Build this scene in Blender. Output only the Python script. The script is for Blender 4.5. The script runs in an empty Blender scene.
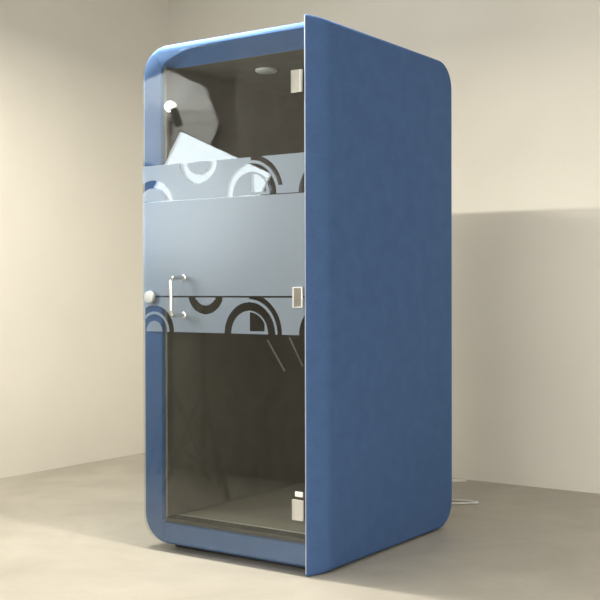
import bpy, bmesh, math, random
from mathutils import Vector, Matrix
random.seed(4)
sc = bpy.context.scene
COL = sc.collection
R = math.radians

# ------------------------------------------------------------------ camera
FOC = 1093.0
cam_d = bpy.data.cameras.new('camera')
cam = bpy.data.objects.new('camera', cam_d)
COL.objects.link(cam)
fwd = Vector((-0.57065664, 0.82113686, -0.00923405))
rgt = Vector((0.82118155, 0.5706627, -0.00222309))
upv = Vector((-0.00344407, 0.00885145, 0.99995489))
M = Matrix((rgt, upv, -fwd)).transposed().to_4x4()
M.translation = Vector((2.3992, -3.5462, 1.1306))
cam.matrix_world = M
cam_d.sensor_width = 36.0
cam_d.lens = 36.0 * FOC / 600.0
cam_d.clip_start = 0.05
sc.camera = cam

# ------------------------------------------------------------------ light
world = bpy.data.worlds.new('World')
sc.world = world
world.use_nodes = True
bg = world.node_tree.nodes['Background']
wnt = world.node_tree
wtc = wnt.nodes.new('ShaderNodeTexCoord')
wsx = wnt.nodes.new('ShaderNodeVectorMath')
wsx.operation = 'DOT_PRODUCT'
wsx.inputs[1].default_value = (-0.58, -0.66, -0.48)
wmr = wnt.nodes.new('ShaderNodeMapRange')            # invented ambient gradient: lights the booth's front, dims its right side
wmr.inputs[1].default_value = -1.0
wmr.inputs[2].default_value = 1.0
wmr.inputs[3].default_value = 0.62
wmr.inputs[4].default_value = 2.0
wnt.links.new(wtc.outputs['Generated'], wsx.inputs[0])
wnt.links.new(wsx.outputs['Value'], wmr.inputs[0])
bg.inputs['Color'].default_value = (1.0, 0.96, 0.90, 1)
wlb = wnt.nodes.new('ShaderNodeVectorMath')          # added lobe of front light, brightens the booth's front and padded strip
wlb.operation = 'DOT_PRODUCT'
wlb.inputs[1].default_value = (-0.12, -0.955, 0.27)
wnt.links.new(wtc.outputs['Generated'], wlb.inputs[0])
wcl = wnt.nodes.new('ShaderNodeMath'); wcl.operation = 'MAXIMUM'; wcl.inputs[1].default_value = 0.0
wnt.links.new(wlb.outputs['Value'], wcl.inputs[0])
wpw = wnt.nodes.new('ShaderNodeMath'); wpw.operation = 'POWER'; wpw.inputs[1].default_value = 6.0
wnt.links.new(wcl.outputs[0], wpw.inputs[0])
wma = wnt.nodes.new('ShaderNodeMath'); wma.operation = 'MULTIPLY_ADD'; wma.inputs[1].default_value = 2.5
wnt.links.new(wpw.outputs[0], wma.inputs[0])
wnt.links.new(wmr.outputs[0], wma.inputs[2])
wnt.links.new(wma.outputs[0], bg.inputs['Strength'])

# ceiling tube lamp that hangs over the booth's front edge
ld = bpy.data.lights.new('ceiling_tube', 'AREA')
ld.shape = 'RECTANGLE'
ld.size = 1.5
ld.size_y = 0.05
ld.energy = 113
ld.color = (1.0, 0.94, 0.82)
lo = bpy.data.objects.new('ceiling_tube', ld)
COL.objects.link(lo)
lo.location = (-0.77, -0.06, 2.83)
lo.rotation_euler = (R(-5), 0, 0)

vs = sc.view_settings
vs.view_transform = 'Standard'
vs.look = 'None'
vs.gamma = 1.0
vs.use_curve_mapping = False
vs.exposure = 0.0

# ------------------------------------------------------------------ materials
def new_mat(name):
    m = bpy.data.materials.new(name)
    m.use_nodes = True
    nt = m.node_tree
    nt.nodes.clear()
    out = nt.nodes.new('ShaderNodeOutputMaterial')
    return m, nt, out

def principled(name, col, rough=0.5, metal=0.0, noise=None, bump=None, sheen=0.0, spec=0.5):
    """noise = (scale, amount of value change, detail); bump = (scale, strength, distance)"""
    m, nt, out = new_mat(name)
    b = nt.nodes.new('ShaderNodeBsdfPrincipled')
    b.inputs['Base Color'].default_value = (*col, 1)
    b.inputs['Roughness'].default_value = rough
    b.inputs['Metallic'].default_value = metal
    b.inputs['Specular IOR Level'].default_value = spec
    if sheen:
        b.inputs['Sheen Weight'].default_value = sheen
        b.inputs['Sheen Roughness'].default_value = 0.4
    nt.links.new(b.outputs[0], out.inputs[0])
    tc = nt.nodes.new('ShaderNodeTexCoord')
    if noise:
        n = nt.nodes.new('ShaderNodeTexNoise')
        n.inputs['Scale'].default_value = noise[0]
        n.inputs['Detail'].default_value = noise[2]
        nt.links.new(tc.outputs['Object'], n.inputs['Vector'])
        mr = nt.nodes.new('ShaderNodeMapRange')
        mr.inputs[1].default_value = 0.25
        mr.inputs[2].default_value = 0.75
        mr.inputs[3].default_value = 1 - noise[1]
        mr.inputs[4].default_value = 1 + noise[1]
        nt.links.new(n.outputs[0], mr.inputs[0])
        vm = nt.nodes.new('ShaderNodeVectorMath')
        vm.operation = 'SCALE'
        vm.inputs[0].default_value = col
        nt.links.new(mr.outputs[0], vm.inputs['Scale'])
        nt.links.new(vm.outputs[0], b.inputs['Base Color'])
    if bump:
        n2 = nt.nodes.new('ShaderNodeTexNoise')
        n2.inputs['Scale'].default_value = bump[0]
        n2.inputs['Detail'].default_value = 3
        nt.links.new(tc.outputs['Object'], n2.inputs['Vector'])
        bp = nt.nodes.new('ShaderNodeBump')
        bp.inputs['Strength'].default_value = bump[1]
        bp.inputs['Distance'].default_value = bump[2]
        nt.links.new(n2.outputs[0], bp.inputs['Height'])
        nt.links.new(bp.outputs[0], b.inputs['Normal'])
    return m

def emission(name, col, s):
    m, nt, out = new_mat(name)
    e = nt.nodes.new('ShaderNodeEmission')
    e.inputs[0].default_value = (*col, 1)
    e.inputs[1].default_value = s
    nt.links.new(e.outputs[0], out.inputs[0])
    return m

def glass_mat():
    m, nt, out = new_mat('clear_glass')
    fr = nt.nodes.new('ShaderNodeFresnel')
    geo = nt.nodes.new('ShaderNodeNewGeometry')
    mr = nt.nodes.new('ShaderNodeMapRange')          # the same reflectance on entry and on exit
    mr.inputs[3].default_value = 1.62
    mr.inputs[4].default_value = 1 / 1.62
    nt.links.new(geo.outputs['Backfacing'], mr.inputs[0])
    nt.links.new(mr.outputs[0], fr.inputs['IOR'])
    t = nt.nodes.new('ShaderNodeBsdfTransparent')
    t.inputs[0].default_value = (0.93, 0.95, 0.94, 1)
    g = nt.nodes.new('ShaderNodeBsdfGlossy')
    g.inputs['Roughness'].default_value = 0.0
    mx = nt.nodes.new('ShaderNodeMixShader')
    nt.links.new(fr.outputs[0], mx.inputs[0])
    nt.links.new(t.outputs[0], mx.inputs[1])
    nt.links.new(g.outputs[0], mx.inputs[2])
    nt.links.new(mx.outputs[0], out.inputs[0])
    return m

def film_mat():
    m, nt, out = new_mat('frosted_film')
    t = nt.nodes.new('ShaderNodeBsdfRefraction')       # frosted: what lies behind shows blurred
    t.inputs['Roughness'].default_value = 0.55
    t.inputs['IOR'].default_value = 1.22
    d = nt.nodes.new('ShaderNodeBsdfPrincipled')
    d.inputs['Base Color'].default_value = (0.255, 0.325, 0.40, 1)
    d.inputs['Roughness'].default_value = 0.52
    d.inputs['Specular IOR Level'].default_value = 1.0
    d.inputs['Coat Weight'].default_value = 1.0
    d.inputs['Coat Roughness'].default_value = 0.45
    tl = nt.nodes.new('ShaderNodeBsdfTranslucent')
    tl.inputs[0].default_value = (0.55, 0.62, 0.68, 1)
    m1 = nt.nodes.new('ShaderNodeMixShader')
    m1.inputs[0].default_value = 0.2
    nt.links.new(d.outputs[0], m1.inputs[1])
    nt.links.new(tl.outputs[0], m1.inputs[2])
    m2 = nt.nodes.new('ShaderNodeMixShader')
    m2.inputs[0].default_value = 0.66
    nt.links.new(t.outputs[0], m2.inputs[1])
    nt.links.new(m1.outputs[0], m2.inputs[2])
    nt.links.new(m2.outputs[0], out.inputs[0])
    return m

def wall_mat(name, col):
    return principled(name, col, rough=0.75, noise=(1.3, 0.035, 4), bump=(60, 0.06, 0.01), spec=0.25)

def floor_mat():
    m, nt, out = new_mat('concrete_floor')
    b = nt.nodes.new('ShaderNodeBsdfPrincipled')
    b.inputs['Specular IOR Level'].default_value = 0.4
    tc = nt.nodes.new('ShaderNodeTexCoord')
    n1 = nt.nodes.new('ShaderNodeTexNoise')
    n1.inputs['Scale'].default_value = 1.7
    n1.inputs['Detail'].default_value = 8
    n1.inputs['Roughness'].default_value = 0.62
    n1.inputs['Distortion'].default_value = 0.6
    nt.links.new(tc.outputs['Object'], n1.inputs['Vector'])
    cr = nt.nodes.new('ShaderNodeValToRGB')
    cr.color_ramp.elements[0].position = 0.3
    cr.color_ramp.elements[0].color = (0.39, 0.367, 0.312, 1)
    cr.color_ramp.elements[1].position = 0.72
    cr.color_ramp.elements[1].color = (0.505, 0.478, 0.415, 1)
    nt.links.new(n1.outputs[0], cr.inputs[0])
    nt.links.new(cr.outputs[0], b.inputs['Base Color'])
    n2 = nt.nodes.new('ShaderNodeTexNoise')
    n2.inputs['Scale'].default_value = 5
    n2.inputs['Detail'].default_value = 5
    nt.links.new(tc.outputs['Object'], n2.inputs['Vector'])
    mr = nt.nodes.new('ShaderNodeMapRange')
    mr.inputs[3].default_value = 0.38
    mr.inputs[4].default_value = 0.62
    nt.links.new(n2.outputs[0], mr.inputs[0])
    nt.links.new(mr.outputs[0], b.inputs['Roughness'])
    bp = nt.nodes.new('ShaderNodeBump')
    bp.inputs['Strength'].default_value = 0.05
    bp.inputs['Distance'].default_value = 0.01
    nt.links.new(n2.outputs[0], bp.inputs['Height'])
    nt.links.new(bp.outputs[0], b.inputs['Normal'])
    nt.links.new(b.outputs[0], out.inputs[0])
    return m

FABRIC = principled('blue_felt', (0.074, 0.142, 0.305), rough=0.95, noise=(14, 0.07, 8), bump=(190, 0.6, 0.006), spec=0.12)
LINING = principled('dark_lining', (0.17, 0.155, 0.132), rough=0.95, noise=(9, 0.12, 3), bump=(200, 0.2, 0.003), spec=0.2)
CARPET = principled('taupe_carpet', (0.27, 0.25, 0.20), rough=1.0, noise=(160, 0.15, 2), bump=(300, 0.5, 0.004), spec=0.1)
DARKMETAL = principled('dark_metal', (0.045, 0.042, 0.038), rough=0.45, metal=0.3, noise=(30, 0.05, 2))
CHROME = principled('chrome', (0.82, 0.82, 0.80), rough=0.12, metal=1.0, noise=(20, 0.03, 2))
SATIN = principled('satin_steel', (0.60, 0.60, 0.56), rough=0.38, metal=0.75, noise=(20, 0.04, 2))
BEIGE = principled('beige_plastic', (0.50, 0.49, 0.44), rough=0.5, noise=(30, 0.04, 2))
STAND = principled('stand_metal', (0.17, 0.16, 0.15), rough=0.5, metal=0.2, noise=(30, 0.05, 2))
GREYMETAL = principled('grey_metal', (0.42, 0.41, 0.36), rough=0.5, metal=0.3, noise=(60, 0.06, 2))
BRIGHT = principled('bright_metal', (0.80, 0.80, 0.78), rough=0.3, metal=0.35, noise=(20, 0.03, 2))
PALE = principled('pale_edge', (0.47, 0.54, 0.69), rough=0.35, noise=(30, 0.04, 2))
WHITEPL = principled('white_plastic', (0.80, 0.79, 0.75), rough=0.4, noise=(30, 0.03, 2))
BLACKPL = principled('black_plastic', (0.025, 0.025, 0.026), rough=0.5, noise=(30, 0.05, 2))
GLASS = glass_mat()
FILM = film_mat()
UMBR = principled('umbrella_cloth', (0.62, 0.64, 0.64), rough=0.9, noise=(6, 0.04, 3), spec=0.2)
SEAM = principled('seam_thread', (0.055, 0.115, 0.27), rough=0.95, noise=(40, 0.05, 2), spec=0.1)

# ------------------------------------------------------------------ helpers
def link(name, bm, mat, parent=None, smooth=None):
    me = bpy.data.meshes.new(name)
    bmesh.ops.recalc_face_normals(bm, faces=bm.faces)
    bm.to_mesh(me)
    bm.free()
    me.materials.append(mat)
    if smooth is not None:
        for p in me.polygons:
            p.use_smooth = True
        me.set_sharp_from_angle(angle=R(smooth))
    o = bpy.data.objects.new(name, me)
    COL.objects.link(o)
    if parent:
        o.parent = parent
        o.matrix_parent_inverse = Matrix.LocRotScale(parent.location, parent.rotation_euler, None).inverted() if not parent.parent else Matrix()
        if parent.parent:      # every thing below is built in world coordinates
            o.matrix_parent_inverse = Matrix.Identity(4)
    return o

def thing(name, label, cat, loc):
    o = bpy.data.objects.new(name, None)
    o.empty_display_size = 0.1
    COL.objects.link(o)
    o.location = loc
    o['label'] = label
    o['category'] = cat
    return o

def box(bm, x0, x1, y0, y1, z0, z1, bev=0.0, seg=2):
    r = bmesh.ops.create_cube(bm, size=1)
    vs_ = r['verts']
    for v in vs_:
        v.co = Vector(((x0 + x1) / 2 + v.co.x * (x1 - x0), (y0 + y1) / 2 + v.co.y * (y1 - y0), (z0 + z1) / 2 + v.co.z * (z1 - z0)))
    if bev:
        es = list({e for v in vs_ for e in v.link_edges})
        bmesh.ops.bevel(bm, geom=es, offset=bev, segments=seg, affect='EDGES', profile=0.5)

def structure(name, mat, *dims, bev=0.0):
    bm = bmesh.new()
    box(bm, *dims, bev=bev)
    o = link(name, bm, mat)
    o['kind'] = 'structure'
    return o

def tube(bm, pts, rad, n=12, cap=True):
    """round tube along a polyline; rad is a number or one number per point"""
    pts = [Vector(p) for p in pts]
    rings = []
    prev = None
    for i, p in enumerate(pts):
        if i == 0: t = pts[1] - p
        elif i == len(pts) - 1: t = p - pts[i - 1]
        else: t = (pts[i + 1] - p).normalized() + (p - pts[i - 1]).normalized()
        t.normalize()
        if prev is None:
            a = Vector((0, 0, 1)) if abs(t.z) < 0.9 else Vector((1, 0, 0))
            u = t.cross(a).normalized()
        else:
            u = (prev - t * prev.dot(t)).normalized()
        prev = u
        w = t.cross(u)
        r = rad[i] if isinstance(rad, (list, tuple)) else rad
        rings.append([bm.verts.new(p + (u * math.cos(2 * math.pi * k / n) + w * math.sin(2 * math.pi * k / n)) * r) for k in range(n)])
    for a, b in zip(rings, rings[1:]):
        for k in range(n):
            bm.faces.new((a[k], a[(k + 1) % n], b[(k + 1) % n], b[k]))
    if cap:
        bm.faces.new(rings[0][::-1])
        bm.faces.new(rings[-1])

def lathe(bm, prof, origin, axis, n=28):
    """prof = [(radius, height along axis)]"""
    ax = Vector(axis).normalized()
    a = Vector((0, 0, 1)) if abs(ax.z) < 0.9 else Vector((1, 0, 0))
    u = ax.cross(a).normalized()
    w = ax.cross(u)
    O = Vector(origin)
    rings = []
    for r, h in prof:
        if r < 1e-6:
            rings.append([bm.verts.new(O + ax * h)])
        else:
            rings.append([bm.verts.new(O + ax * h + (u * math.cos(2 * math.pi * k / n) + w * math.sin(2 * math.pi * k / n)) * r) for k in range(n)])
    for A, B in zip(rings, rings[1:]):
        for k in range(n):
            k2 = (k + 1) % n
            if len(A) == 1 and len(B) == 1: continue
            if len(A) == 1: bm.faces.new((A[0], B[k2], B[k]))
            elif len(B) == 1: bm.faces.new((A[k], A[k2], B[0]))
            else: bm.faces.new((A[k], A[k2], B[k2], B[k]))

def smooth_path(pts, sub=8):
    """Catmull-Rom through the points"""
    P = [Vector(p) for p in pts]
    out = []
    for i in range(len(P) - 1):
        p0 = P[max(i - 1, 0)]; p1 = P[i]; p2 = P[i + 1]; p3 = P[min(i + 2, len(P) - 1)]
        for k in range(sub):
            t = k / sub
            out.append(0.5 * ((2 * p1) + (p2 - p0) * t + (2 * p0 - 5 * p1 + 4 * p2 - p3) * t * t + (3 * p1 - p0 - 3 * p2 + p3) * t ** 3))
    out.append(P[-1])
    return out

NC = 12
def rrect(a0, a1, b0, b1, tl, tr, br, bl):
    """rounded rectangle, corner radii (ra, rb); starts at top-left, same point count always"""
    out = []
    def arc(ca, cb, r, s):
        for k in range(NC + 1):
            t = R(s - 90 * k / NC)
            out.append((ca + r[0] * math.cos(t), cb + r[1] * math.sin(t)))
    arc(a0 + tl[0], b1 - tl[1], tl, 180)
    arc(a1 - tr[0], b1 - tr[1], tr, 90)
    arc(a1 - br[0], b0 + br[1], br, 0)
    arc(a0 + bl[0], b0 + bl[1], bl, -90)
    return out

def loft(bm, loops, cap0=False, cap1=False, closed=False):
    rings = [[bm.verts.new(p) for p in L] for L in loops]
    n = len(rings[0])
    prs = list(zip(rings, rings[1:])) + ([(rings[-1], rings[0])] if closed else [])
    for A, B in prs:
        for k in range(n):
            bm.faces.new((A[k], A[(k + 1) % n], B[(k + 1) % n], B[k]))
    if cap0: bm.faces.new(rings[0][::-1])
    if cap1: bm.faces.new(rings[-1])
    bmesh.ops.remove_doubles(bm, verts=bm.verts, dist=1e-5)

# ------------------------------------------------------------------ the setting
XL, YB, HW = -2.83, 2.35, 3.2
WALL_L = wall_mat('plaster_warm', (0.82, 0.785, 0.70))
WALL_B = wall_mat('plaster_pale', (0.80, 0.775, 0.70))
WALL_F = wall_mat('dark_brown_wall', (0.36, 0.335, 0.30))
structure('floor', floor_mat(), XL - 0.2, 5.0, -5.5, YB + 0.2, -0.15, 0.0)
structure('wall_left', WALL_L, XL - 0.15, XL, -1.70, YB + 0.15, 0.0, HW)
structure('wall_back', WALL_B, XL, 5.0, YB, YB + 0.15, 0.0, HW)
structure('wall_front', WALL_F, XL, -0.95, -1.82, -1.70, 0.0, HW)  # short unseen wall, added for the dark reflection in the door glass

structure('ceiling', wall_mat('grey_ceiling', (0.66, 0.64, 0.60)), XL - 0.15, 5.0, -4.2, YB + 0.15, HW, HW + 0.12)

# ------------------------------------------------------------------ the booth
booth = thing('phone_booth', 'tall blue felt-covered phone booth with a frosted-banded glass door, standing on the concrete floor', 'phone booth', (-0.44, 0.58, 0.0))
W, D, H = 0.912, 1.176, 2.213

# right side panel: straight at the front, rounded at the back corners, padded edges
bm = bmesh.new()
def side_loop(x, i_f, i_o):
    r = 0.14 - i_o
    pts = rrect(-0.010 + i_f, D - i_o, 0.0 + i_o * 0.7, H - i_o * 0.7, (0.012, 0.012), (r, r), (r, r), (0.012, 0.012))
    return [(x, a, b) for a, b in pts]
loops = [side_loop(-0.0345, 0, 0)]
for x, i_f, i_o in ((-0.031, 0.0, 0.0), (-0.0285, 0.002, 0.001), (-0.022, 0.014, 0.003), (-0.009, 0.040, 0.006), (0.004, 0.066, 0.011),
                    (0.0125, 0.085, 0.018), (0.0165, 0.098, 0.025), (0.0180, 0.114, 0.034)):
    loops.append(side_loop(x, i_f, i_o))
loft(bm, loops, True, True)
link('side_panel', bm, FABRIC, booth, 35)

# pale strip down the panel's front edge, added for the glass's bright edge
bm = bmesh.new()
box(bm, -0.0335, -0.0300, -0.0135, -0.0095, 0.012, H - 0.006, 0.001, 1)
link('glass_edge_strip', bm, PALE, booth, 40)

# front frame and shell: left wall, roof and sill in one upholstered ring
bm = bmesh.new()
X0, X1, Z0, Z1 = -W, -0.0350, 0.026, 2.194
def ring(y, i, r=0.13):
    q = r - i
    return [(a, y, b) for a, b in rrect(X0 + i, X1, Z0 + i, Z1 - i, (q, q), (0.001, 0.001), (0.001, 0.001), (q, q))]
def opening(y, x0, x1, z0, z1, tl, bl):
    return [(a, y, b) for a, b in rrect(x0, x1, z0, z1, tl, (0.001, 0.001), (0.001, 0.001), bl)]
loops = [ring(1.13, 0), ring(0.6, 0)]
for k in range(0, 7):
    t = R(15 * k)
    loops.append(ring(0.045 - 0.045 * math.sin(t), 0.028 * (1 - math.cos(t))))
loops += [opening(0.0, -0.796, X1, 0.120, 2.163, (0.30, 0.085), (0.012, 0.012)),
          opening(0.008, -0.790, X1, 0.124, 2.156, (0.29, 0.080), (0.012, 0.012)),
          opening(0.058, -0.786, X1, 0.126, 2.094, (0.02, 0.02), (0.010, 0.010)),
          opening(0.061, -0.786, X1, 0.126, 2.104, (0.02, 0.02), (0.010, 0.010)),
          opening(1.13, -0.786, X1, 0.126, 2.104, (0.02, 0.02), (0.010, 0.010))]
loft(bm, loops, closed=True)
fr = link('frame', bm, FABRIC, booth, 40)
# stitched seams at the frame's two left corners
for (p0, p1) in (((-0.794, -0.0004, 2.086), (-0.818, -0.0004, 2.146)), ((-0.792, -0.0004, 0.120), (-0.794, -0.0004, 0.054))):
    bm = bmesh.new()
    tube(bm, [p0, p1], 0.0016, 6)
    link('seam', bm, SEAM, booth, 40)

# back panel
bm = bmesh.new()
bk = [(a, b) for a, b in rrect(X0, X1, Z0, Z1, (.13, .13), (.14, .14), (.14, .14), (.13, .13))]
loft(bm, [[(a, 1.131, b) for a, b in bk], [(a, D - 0.006, b) for a, b in bk]], True, True)
link('back_panel', bm, FABRIC, booth, 35)

# inside: lining, ceiling, floor, threshold
bm = bmesh.new()
box(bm, -0.7855, -0.774, 0.012, 1.112, 0.147, 2.0933)
link('inner_wall', bm, LINING, booth)
bm = bmesh.new()
box(bm, -0.774, X1 - 0.001, 1.098, 1.128, 0.142, 2.0934)
link('inner_wall', bm, LINING, booth)
bm = bmesh.new()
box(bm, -0.0480, X1 - 0.0005, 0.066, 1.098, 0.142, 2.0934)
link('inner_wall', bm, LINING, booth)
bm = bmesh.new()
box(bm, -0.7855, X1 - 0.001, 0.062, 1.128, 2.0935, 2.1035)
link('inner_ceiling', bm, LINING, booth)
bm = bmesh.new()
box(bm, -0.7855, X1 - 0.001, 0.080, 1.128, 0.1265, 0.142)
link('inner_floor', bm, CARPET, booth)
bm = bmesh.new()
box(bm, -0.7855, X1 - 0.001, 0.010, 0.080, 0.1265, 0.146, 0.003, 1)
th = link('threshold', bm, DARKMETAL, booth, 40)
bm = bmesh.new()
tube(bm, [(-0.776, 0.078, 0.1475), (X1 - 0.001, 0.078, 0.1475)], 0.0022, 8)
link('threshold_edge', bm, SATIN, booth, 40)
# round ceiling light, switched off
bm = bmesh.new()
lathe(bm, [(0, 2.0936), (0.048, 2.0936), (0.048, 2.085), (0.040, 2.081), (0, 2.0805)], (-0.45, 0.30, 0), (0, 0, 1))
o = link('ceiling_light', bm, WHITEPL, booth, 40)
o['label'] = 'small round white ceiling light'
# two slim bright diagonal bars along the inner left wall
for a, b in (((-0.770, 0.736, 0.887), (-0.770, 0.878, 0.727)), ((-0.770, 0.922, 0.890), (-0.770, 1.036, 0.743))):
    bm = bmesh.new()
    tube(bm, [a, b], 0.0045, 8)
    o = link('diagonal_bar', bm, BRIGHT, booth, 40)
    o['label'] = 'slim bright diagonal bar'
# plinth under the booth
bm = bmesh.new()
box(bm, -0.80, -0.06, 0.09, 1.10, 0.0, 0.0262)
link('plinth', bm, DARKMETAL, booth)

# ---- glass door
GY0, GY1 = -0.0125, -0.0035
def glass_pane():
    bm = bmesh.new()
    pts = rrect(-0.892, -0.034, 0.045, 2.156, (0.105, 0.105), (0.003, 0.003), (0.003, 0.003), (0.105, 0.105))
    loft(bm, [[(a, GY0, b) for a, b in pts], [(a, GY1, b) for a, b in pts]], True, True)
    return link('glass_door', bm, GLASS, booth)
door = glass_pane()
door['label'] = 'clear glass door leaf'

def sub(name, bm, mat, label=None, smooth=40):
    me_o = link(name, bm, mat, None, smooth)
    me_o.parent = door
    me_o.matrix_parent_inverse = Matrix.Identity(4)
    if label: me_o['label'] = label
    return me_o

def film(mask, x0, x1, z0, z1, step):
    """thin self-adhesive film, cut out wherever mask() says so"""
    bm = bmesh.new()
    nx = int(round((x1 - x0) / step)); nz = int(round((z1 - z0) / step))
    V = {}
    y = GY0 - 0.0006
    def vert(i, k):
        if (i, k) not in V:
            V[(i, k)] = bm.verts.new((x0 + (x1 - x0) * i / nx, y, z0 + (z1 - z0) * k / nz))
        return V[(i, k)]
    for i in range(nx):
        k = 0
        for k in range(nz):
            cx = x0 + (x1 - x0) * (i + .5) / nx; cz = z0 + (z1 - z0) * (k + .5) / nz
            if mask is None or mask(cx, cz):
                bm.faces.new((vert(i, k), vert(i + 1, k), vert(i + 1, k + 1), vert(i, k + 1)))
    return sub('frosted_film', bm, FILM, smooth=None)

def pattern(zb, zt, ux, uz, ur, rx, arc_z, rings):
    def hit(x, z, cx, cz, r0, r1): return r0 <= math.hypot(x - cx, z - cz) <= r1
    def f(x, z):
        if hit(x, z, rx, zb, 0.094, 0.129): return False
        if x > rx and z > zb + arc_z and hit(x, z, rx, zb, 0.141, 0.163): return False
        if 0.003 < x - rx < 0.078 and 0.012 < z - zb < 0.092 and math.hypot(x - rx, z - zb) < 0.088: return False
        if z < zt - 0.008 and hit(x, z, ux, zt + uz, ur - 0.037, ur): return False
        if z >= zt - 0.008 and ur * .55 < abs(x - ux) < ur * .93: return False
        for cx, cz, r0, r1 in rings:
            if hit(x, z, cx, zb + cz, r0, r1): return False
        if hit(x, z, 0.068, zb, 0.094, 0.129): return False
        return True
    return f
FX0, FX1 = -0.8915, -0.0345
film(pattern(1.516, 1.670, -0.576, 0.014, 0.104, -0.299, 0.034, ((-0.835, -0.03, 0.086, 0.120),)), FX0, FX1, 1.516, 1.670, 0.0022)
film(None, FX0, FX1, 1.1065, 1.512, 0.05)
film(pattern(0.952, 1.0995, -0.538, 0.028, 0.098, -0.307, -1, ((-0.826, 0.0, 0.086, 0.113), (-0.826, 0.0, 0.046, 0.074))), FX0, FX1, 0.952, 1.0995, 0.0022)

# pull handle: two standoffs and a bent bar
bm = bmesh.new()
hx, za, zb_, py = -0.656, 1.184, 1.025, -0.095
pts = [(hx, GY0, za), (hx, py + 0.022, za)]
for k in range(1, 7):
    t = R(15 * k)
    pts.append((hx, py + 0.022 - 0.022 * math.sin(t), za - 0.022 * (1 - math.cos(t))))
for k in range(0, 7):
    t = R(15 * k)
    pts.append((hx, py + 0.022 - 0.022 * math.cos(t), zb_ + 0.022 - 0.022 * math.sin(t)))
pts.append((hx, GY0, zb_))
tube(bm, pts, 0.0088, 14)
hd = sub('pull_handle', bm, CHROME, 'bent chrome pull handle')
for z in (za, zb_):
    bm = bmesh.new()
    lathe(bm, [(0, 0), (0.0145, 0), (0.0145, 0.005), (0.012, 0.007), (0, 0.007)], (hx, GY0, z), (0, -1, 0))
    sub('handle_rosette', bm, CHROME)
# round lock knob near the free edge
bm = bmesh.new()
lathe(bm, [(0, 0), (0.012, 0), (0.012, 0.010), (0.0255, 0.012), (0.027, 0.016), (0.027, 0.026), (0.024, 0.030), (0, 0.031)], (-0.834, GY0 - 0.0007, 1.101), (0, -1, 0))
sub('door_knob', bm, SATIN, 'round white-metal lock knob')

# hinges
def hinge(x0, x1, z0, z1, mat, rim):
    bm = bmesh.new()
    box(bm, x0, x1, GY0 - 0.009, GY0 - 0.0008, z0, z1, 0.002, 1)
    h = sub('hinge', bm, mat)
    bm = bmesh.new()
    w = 0.0035
    y0, y1 = GY0 - 0.0112, GY0 - 0.0085
    box(bm, x0, x1, y0, y1, z1 - w, z1); box(bm, x0, x1, y0, y1, z0, z0 + w)
    box(bm, x0, x0 + w, y0, y1, z0 + w, z1 - w); box(bm, x1 - w * 1.6, x1, y0, y1, z0 + w, z1 - w)
    sub('hinge_frame', bm, rim)
    return h
hinge(-0.090, -0.0385, 1.907, 1.995, GREYMETAL, GREYMETAL)
bm = bmesh.new()
box(bm, -0.0475, -0.0445, GY0 - 0.0125, GY0 - 0.0112, 1.909, 1.993)
sub('hinge_pin', bm, BRIGHT)
hinge(-0.085, -0.0385, 1.061, 1.142, CHROME, BRIGHT)
hinge(-0.090, -0.0385, 0.222, 0.303, BEIGE, BEIGE)
bm = bmesh.new()
box(bm, -0.080, -0.042, GY0 - 0.006, GY0 - 0.0008, 0.314, 0.334, 0.0015, 1)
sub('hinge_cap', bm, WHITEPL, 'small white cap above the lowest hinge')

# ------------------------------------------------------------------ white cable behind the booth
bm = bmesh.new()
path = [(-0.50, 1.200, 0.16), (-0.50, 1.215, 0.12), (-0.49, 1.26, 0.02), (-0.44, 1.36, 0.0060), (-0.33, 1.50, 0.0060), (-0.23, 1.605, 0.0060), (-0.155, 1.672, 0.0060),
        (-0.118, 1.715, 0.0060), (-0.150, 1.738, 0.0060), (-0.22, 1.722, 0.0060), (-0.33, 1.70, 0.0060), (-0.50, 1.80, 0.0060), (-0.62, 1.98, 0.0060), (-0.58, 2.14, 0.0060), (-0.52, 2.215, 0.0060),
        (-0.465, 2.268, 0.0060), (-0.49, 2.285, 0.0060), (-0.56, 2.262, 0.0060), (-0.72, 2.24, 0.0060), (-0.95, 2.30, 0.0060), (-1.05, 2.335, 0.0060)]
tube(bm, smooth_path(path, 8), 0.0056, 8)
o = link('power_cable', bm, WHITEPL, None, 60)
o['label'] = 'thin white power cable looped on the floor behind the blue booth'
o['category'] = 'cable'

# ------------------------------------------------------------------ photo lamps left of the booth, mirrored in its glass
def basis(n, roll):
    n = Vector(n).normalized()
    r = Vector((0, 0, 1)).cross(n).normalized()       # to the right when one looks at the lamp's face from behind it
    u = n.cross(r)
    c, s = math.cos(R(roll)), math.sin(R(roll))
    return n, r * c + u * s, u * c - r * s

def stand(root, x, y, z, leg_dirs):
    bm = bmesh.new()
    tube(bm, [(x, y, 0.10), (x, y, 0.9)], 0.013, 10); tube(bm, [(x, y, 0.9), (x, y, z)], 0.009, 10)
    link('stand_pole', bm, STAND, root, 40)
    for a in leg_dirs:
        ca, sa = math.cos(R(a)), math.sin(R(a))
        bm = bmesh.new()
        tube(bm, [(x + ca * 0.015, y + sa * 0.015, 0.55), (x + ca * 0.23, y + sa * 0.23, 0.010)], 0.0085, 8)
        tube(bm, [(x + ca * 0.012, y + sa * 0.012, 0.17), (x + ca * 0.13, y + sa * 0.13, 0.262)], 0.006, 8)
        link('leg', bm, STAND, root, 40)

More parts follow.
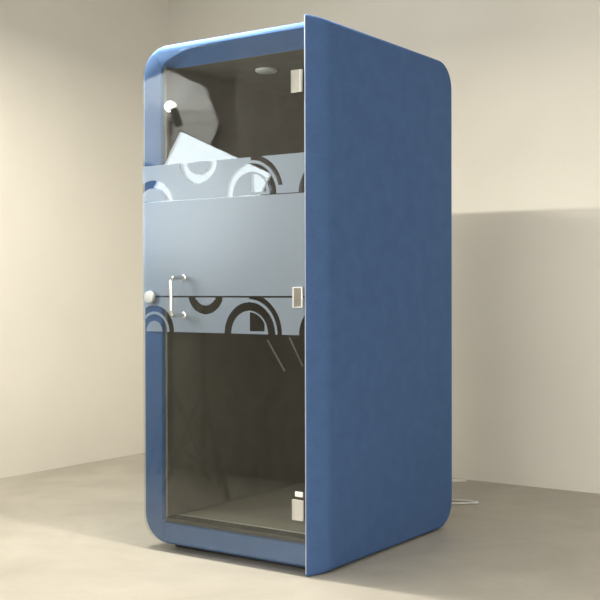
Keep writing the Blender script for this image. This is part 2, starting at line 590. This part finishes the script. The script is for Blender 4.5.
# softbox
SBC = Vector((-1.33, -0.92, 1.57))
sbx = thing('softbox_lamp', 'white softbox lamp on a black stand, tilted, mirrored bright in the glass door', 'photo lamp', (-1.49, -1.13, 0))
n, r_, u_ = basis((0.61, 0.79, 0.02), 25)
w2, h2 = 0.265, 0.32
def sbp(a, b, c): return SBC + r_ * a + u_ * b + n * c
bm = bmesh.new()
vs1 = [bm.verts.new(sbp(a * w2, b * h2, 0)) for a, b in ((-1, -1), (1, -1), (1, 1), (-1, 1))]
vs2 = [bm.verts.new(sbp(a * 0.07, b * 0.07, -0.20)) for a, b in ((-1, -1), (1, -1), (1, 1), (-1, 1))]
vs0 = [bm.verts.new(sbp(a * w2, b * h2, 0.02)) for a, b in ((-1, -1), (1, -1), (1, 1), (-1, 1))]
for A, B in ((vs1, vs2), (vs0, vs1)):
    for k in range(4): bm.faces.new((A[k], A[(k + 1) % 4], B[(k + 1) % 4], B[k]))
bm.faces.new(vs2)
link('softbox_shell', bm, BLACKPL, sbx)
bm = bmesh.new()
bm.faces.new([bm.verts.new(sbp(a * (w2 - .004), b * (h2 - .004), 0.012)) for a, b in ((-1, -1), (1, -1), (1, 1), (-1, 1))])
link('diffuser', bm, emission('softbox_light', (0.86, 0.95, 1.0), 11.0), sbx)
bm = bmesh.new()
tube(bm, [sbp(0, 0, -0.20), sbp(0, 0, -0.30)], 0.045, 16)
link('lamp_head', bm, BLACKPL, sbx, 40)
hp = sbp(0, 0, -0.26)
stand(sbx, hp.x, hp.y, hp.z, (15, 135, 255))

# umbrella lamp
UC = Vector((-1.975, -1.40, 2.14))
umb = thing('umbrella_lamp', 'pale photo umbrella lamp with a bare bulb, mirrored in the top of the glass door', 'photo lamp', (-1.82, -1.255, 0))
n, r_, u_ = basis((0.68, 0.72, -0.10), 0)
def up(a, b, c): return UC + r_ * a + u_ * b + n * c
RU = 0.30
bm = bmesh.new()
rows = 8
grid = []
for k in range(rows + 1):
    f = k / rows
    row = []
    for j in range(64):
        sect = 2 * math.pi * (j % 8) / 64
        a = 2 * math.pi * (j + 0.0) / 64
        ph = (a % (math.pi / 4)) - math.pi / 8
        rr = RU * f * math.cos(math.pi / 8) / math.cos(ph)
        row.append(up(rr * math.cos(a + R(0)), rr * math.sin(a + R(0)), -0.16 + 0.16 * f * f - 0.012 * f * (1 - (ph / (math.pi / 8)) ** 2)))
    grid.append(row)
top = bm.verts.new(grid[0][0])
rings = [[bm.verts.new(p) for p in row] for row in grid[1:]]
for j in range(64): bm.faces.new((top, rings[0][j], rings[0][(j + 1) % 64]))
for A, B in zip(rings, rings[1:]):
    for j in range(64): bm.faces.new((A[j], B[j], B[(j + 1) % 64], A[(j + 1) % 64]))
link('canopy', bm, UMBR, umb, 30)
for j in range(8):
    a = 2 * math.pi * j / 8 + R(0)
    bm = bmesh.new()
    tube(bm, [up(RU * f * math.cos(a), RU * f * math.sin(a), -0.152 + 0.16 * f * f) for f in (0.02, 0.35, 0.7, 1.0)], 0.0025, 6)
    link('rib', bm, SATIN, umb, 40)
bm = bmesh.new()
tube(bm, [up(0, 0, -0.19), up(0, 0, 0.34)], 0.005, 8)
link('shaft', bm, SATIN, umb, 40)
bm = bmesh.new()
lathe(bm, [(0, -0.036), (0.02, -0.030), (0.030, -0.010), (0.030, 0.010), (0.02, 0.030), (0, 0.034)], up(-0.005, 0.085, 0.10), -n, 20)
link('bulb', bm, emission('bulb_light', (1.0, 0.98, 0.94), 16.0), umb, 60)
bm = bmesh.new()
tube(bm, [up(-0.018, 0.062, 0.14), up(-0.05, -0.03, 0.18)], 0.024, 14)
link('lamp_holder', bm, BLACKPL, umb, 40)
hp = up(0.0, 0.0, 0.09)
bm = bmesh.new()
tube(bm, [hp + Vector((0, 0, 0.02)), hp + Vector((0, 0, -0.09))], 0.018, 10)
link('bracket', bm, BLACKPL, umb, 40)
stand(umb, hp.x, hp.y, hp.z - 0.08, (90, 210, 330))
pl = bpy.data.lights.new('umbrella_bulb', 'POINT')
pl.energy = 9
pl.color = (1.0, 0.97, 0.92)
pl.shadow_soft_size = 0.03
po = bpy.data.objects.new('umbrella_bulb', pl)
COL.objects.link(po)
po.location = up(-0.005, 0.085, 0.055)
